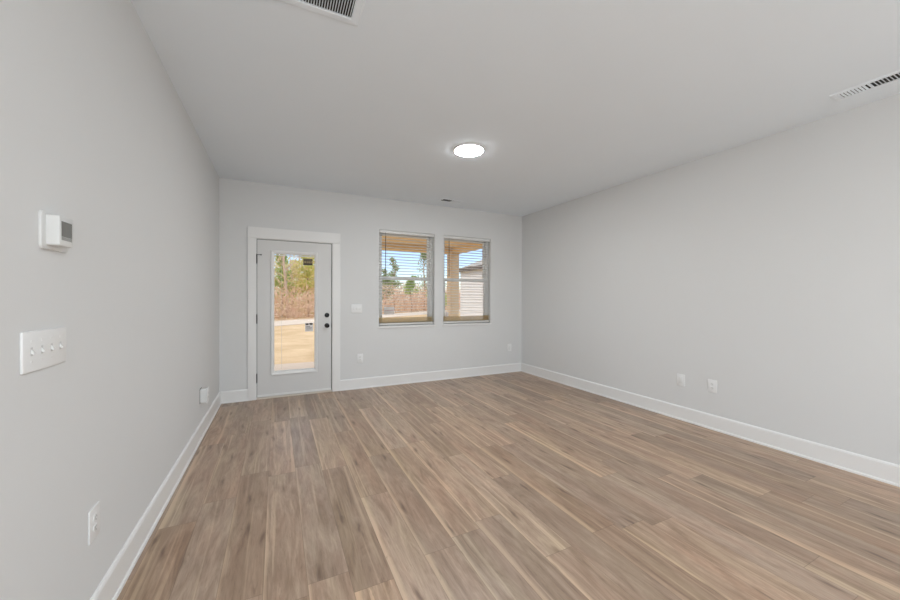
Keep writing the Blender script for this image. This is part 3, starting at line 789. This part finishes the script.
def bare_tree(rnd, x, y, hgt, label, group):
    t = thing('bare_tree', label, 'tree', (x, y, GZ), rnd.uniform(0, 6), group)
    bm = bmesh.new(); lean = Vector((rnd.uniform(-.06, .06), rnd.uniform(-.06, .06), 1))
    r0 = hgt * 0.011 + 0.02; n = 7
    pts = [lean * (hgt * i / n) + Vector((rnd.gauss(0, .05), rnd.gauss(0, .05), 0)) * (i > 0) for i in range(n + 1)]
    tube(bm, pts, [r0 * (1 - 0.85 * i / n) for i in range(n + 1)], 6)
    for _ in range(int(hgt * 4.0)):
        f = rnd.uniform(0.25, 0.97); i = f * n; k_ = int(i); base = pts[k_].lerp(pts[min(k_ + 1, n)], i - k_)
        a = rnd.uniform(0, 2 * PI); ln = hgt * 0.12 * (1.2 - f) + 0.45
        d = Vector((math.cos(a), math.sin(a), rnd.uniform(0.5, 1.3))).normalized()
        p1 = base + d * ln * .5; p2 = base + d * ln + Vector((0, 0, ln * .15))
        rr = r0 * 0.35 * (1.1 - f); tube(bm, [base, p1, p2], [rr, rr * .7, rr * .25], 4)
        for q in range(3):
            s = p1.lerp(p2, rnd.random()); a2 = a + rnd.uniform(-1, 1); d2 = Vector((math.cos(a2), math.sin(a2), rnd.uniform(.2, 1.2))).normalized()
            tube(bm, [s, s + d2 * ln * .35], [rr * .45, rr * .15], 3)
    obj('trunk', bm, M['bark'], t)

def pine(rnd, x, y, hgt, label, m, w=0.24, dens=1.0, group=None, low=0.25):
    t = thing('pine_tree', label, 'tree', (x, y, GZ), rnd.uniform(0, 6), group)
    bm = bmesh.new(); n = 5
    pts = [Vector((rnd.gauss(0, .04) * i, rnd.gauss(0, .04) * i, hgt * i / n)) for i in range(n + 1)]
    tube(bm, pts, [hgt * .016 * (1 - .8 * i / n) + 0.01 for i in range(n + 1)], 7)
    tw = bm; bm = bmesh.new()
    for _ in range(int(34 * dens)):
        f = rnd.uniform(low, 1.0); a = rnd.uniform(0, 2 * PI); ln = hgt * w * (1.12 - f) ** 0.8 * rnd.uniform(.4, 1)
        i = f * n; k_ = int(min(i, n - 1)); base = pts[k_].lerp(pts[k_ + 1], i - k_)
        tip = base + Vector((math.cos(a) * ln, math.sin(a) * ln, ln * .35)); tube(tw, [base, tip], [0.02, 0.006], 4)
        leaf_quads(bm, rnd, tip, 44, 0.11 * hgt * (1.25 - f) + .14, 0.17, 0.6, 1.3)
    obj('trunk', tw, M['barkdark'], t); obj('foliage', bm, m, t)

rnd = random.Random(11)
# the pines and green growth one can make out
pine(rnd, 0.35, 31.0, 5.0, 'green pine left of centre in the door glass', M['pine'], 0.22, 0.9)
pine(rnd, 2.35, 31.0, 5.2, 'yellow green young tree at the right of the door glass', M['yellowgreen'], 0.24, 1.4, low=0.3)
pine(rnd, 1.35, 36.5, 5.0, 'yellow green young tree between the two nearer trees in the door glass', M['yellowgreen'], 0.22, 1.0, low=0.3)
pine(rnd, 10.2, 36.5, 4.4, 'slender pale pine at the left of the window nearer the door', M['pine_dark'], 0.16, 0.8)
pine(rnd, 12.6, 41.0, 6.2, 'bushy pine left of centre in the window nearer the door', M['pine_dark'], 0.12, 0.8, low=.45)
pine(rnd, 16.3, 40.5, 7.4, 'tall open pine at the right of the window nearer the door', M['pine_dark'], 0.15, 0.65, low=.3)
pine(rnd, 12.6, 34.9, 3.7, 'bright green bush in the middle of the window nearer the door', M['pine'], 0.25, 1.0, low=0.5)
pine(rnd, 15.3, 36.2, 3.4, 'small green pine at the right edge of the window nearer the door', M['pine'], 0.18, 0.6, low=0.4)
pine(rnd, 16.9, 37.0, 4.3, 'green pine left of the porch post', M['pine'], 0.24, 1.1, low=.1)
for row, off in enumerate((6.0, 9.6, 13.2)):
    for i in range(5):
        x = -5.2 + i * 2.9 + row * 0.9 + rnd.uniform(-.5, .5); y = road_y(x) + off + rnd.uniform(-.4, .4)
        bare_tree(rnd, x, y, rnd.uniform(6.5, 10.0), 'tall bare tree in the woods seen through the door glass', 'bare trees seen through the door glass')
for row, off in enumerate((5.2, 8.0)):
    for i in range(7):
        x = 7.6 + i * 2.4 + row * 1.1 + rnd.uniform(-.4, .4); y = road_y(x) + off + rnd.uniform(-.3, .3)
        bare_tree(rnd, x, y, rnd.uniform(2.8, 4.4), 'low bare tree in the brush seen through the windows', 'bare trees seen through the windows')
# taller thicket in first leaf, behind the brush in front of the door
bm = bmesh.new()
for _ in range(12000):
    x = rnd.uniform(-9, 6.2); y = road_y(x) + 5.0 + rnd.uniform(0, 9)
    top = 4.7 + 1.3 * noise.noise(Vector((x * .5, y * .3, 4)))
    z = GZ + top * rnd.random() ** 0.8; ln = rnd.uniform(.15, .4)
    d = Vector((rnd.gauss(0, .8), rnd.gauss(0, .8), rnd.gauss(.6, .7))).normalized(); e = d.orthogonal().normalized()
    e = Matrix.Rotation(rnd.uniform(0, 6.28), 3, d) @ e; wd = rnd.uniform(.015, .05)
    p = Vector((x, y, z)); q = p + d * ln
    if q.z < GZ: q.z = GZ + .02
    bm.faces.new([bm.verts.new(v) for v in (p - e * wd, p + e * wd, q + e * wd * .5, q - e * wd * .5)])
o = obj('thicket', bm, M['thicket']); o['kind'] = 'stuff'; tag(o, 'tall thicket in yellow green first leaf behind the brush, seen through the door', 'thicket')
# leafless undergrowth: a thicket of twigs nobody could count
bm = bmesh.new()
for _ in range(26000):
    x = rnd.uniform(-16, 34); dpt = abs(rnd.gauss(0, 5.5)); y = road_y(x) + 2.6 + dpt
    top = 2.1 + 1.3 * noise.noise(Vector((x * .35, y * .35, 0))) + dpt * 0.12
    z = GZ + rnd.uniform(0, max(0.6, top)) ; ln = rnd.uniform(.18, .5)
    d = Vector((rnd.gauss(0, .7), rnd.gauss(0, .7), rnd.gauss(.7, .6))).normalized(); e = d.orthogonal().normalized()
    e = Matrix.Rotation(rnd.uniform(0, 6.28), 3, d) @ e; wd = rnd.uniform(.015, .05)
    p = Vector((x, y, z)); q = p + d * ln
    if q.z < GZ: q.z = GZ + .02
    bm.faces.new([bm.verts.new(v) for v in (p - e * wd, p + e * wd, q + e * wd * .4, q - e * wd * .4)])
o = obj('brush', bm, M['twig']); o['kind'] = 'stuff'; tag(o, 'pinkish brown leafless brush along the far side of the road', 'brush')
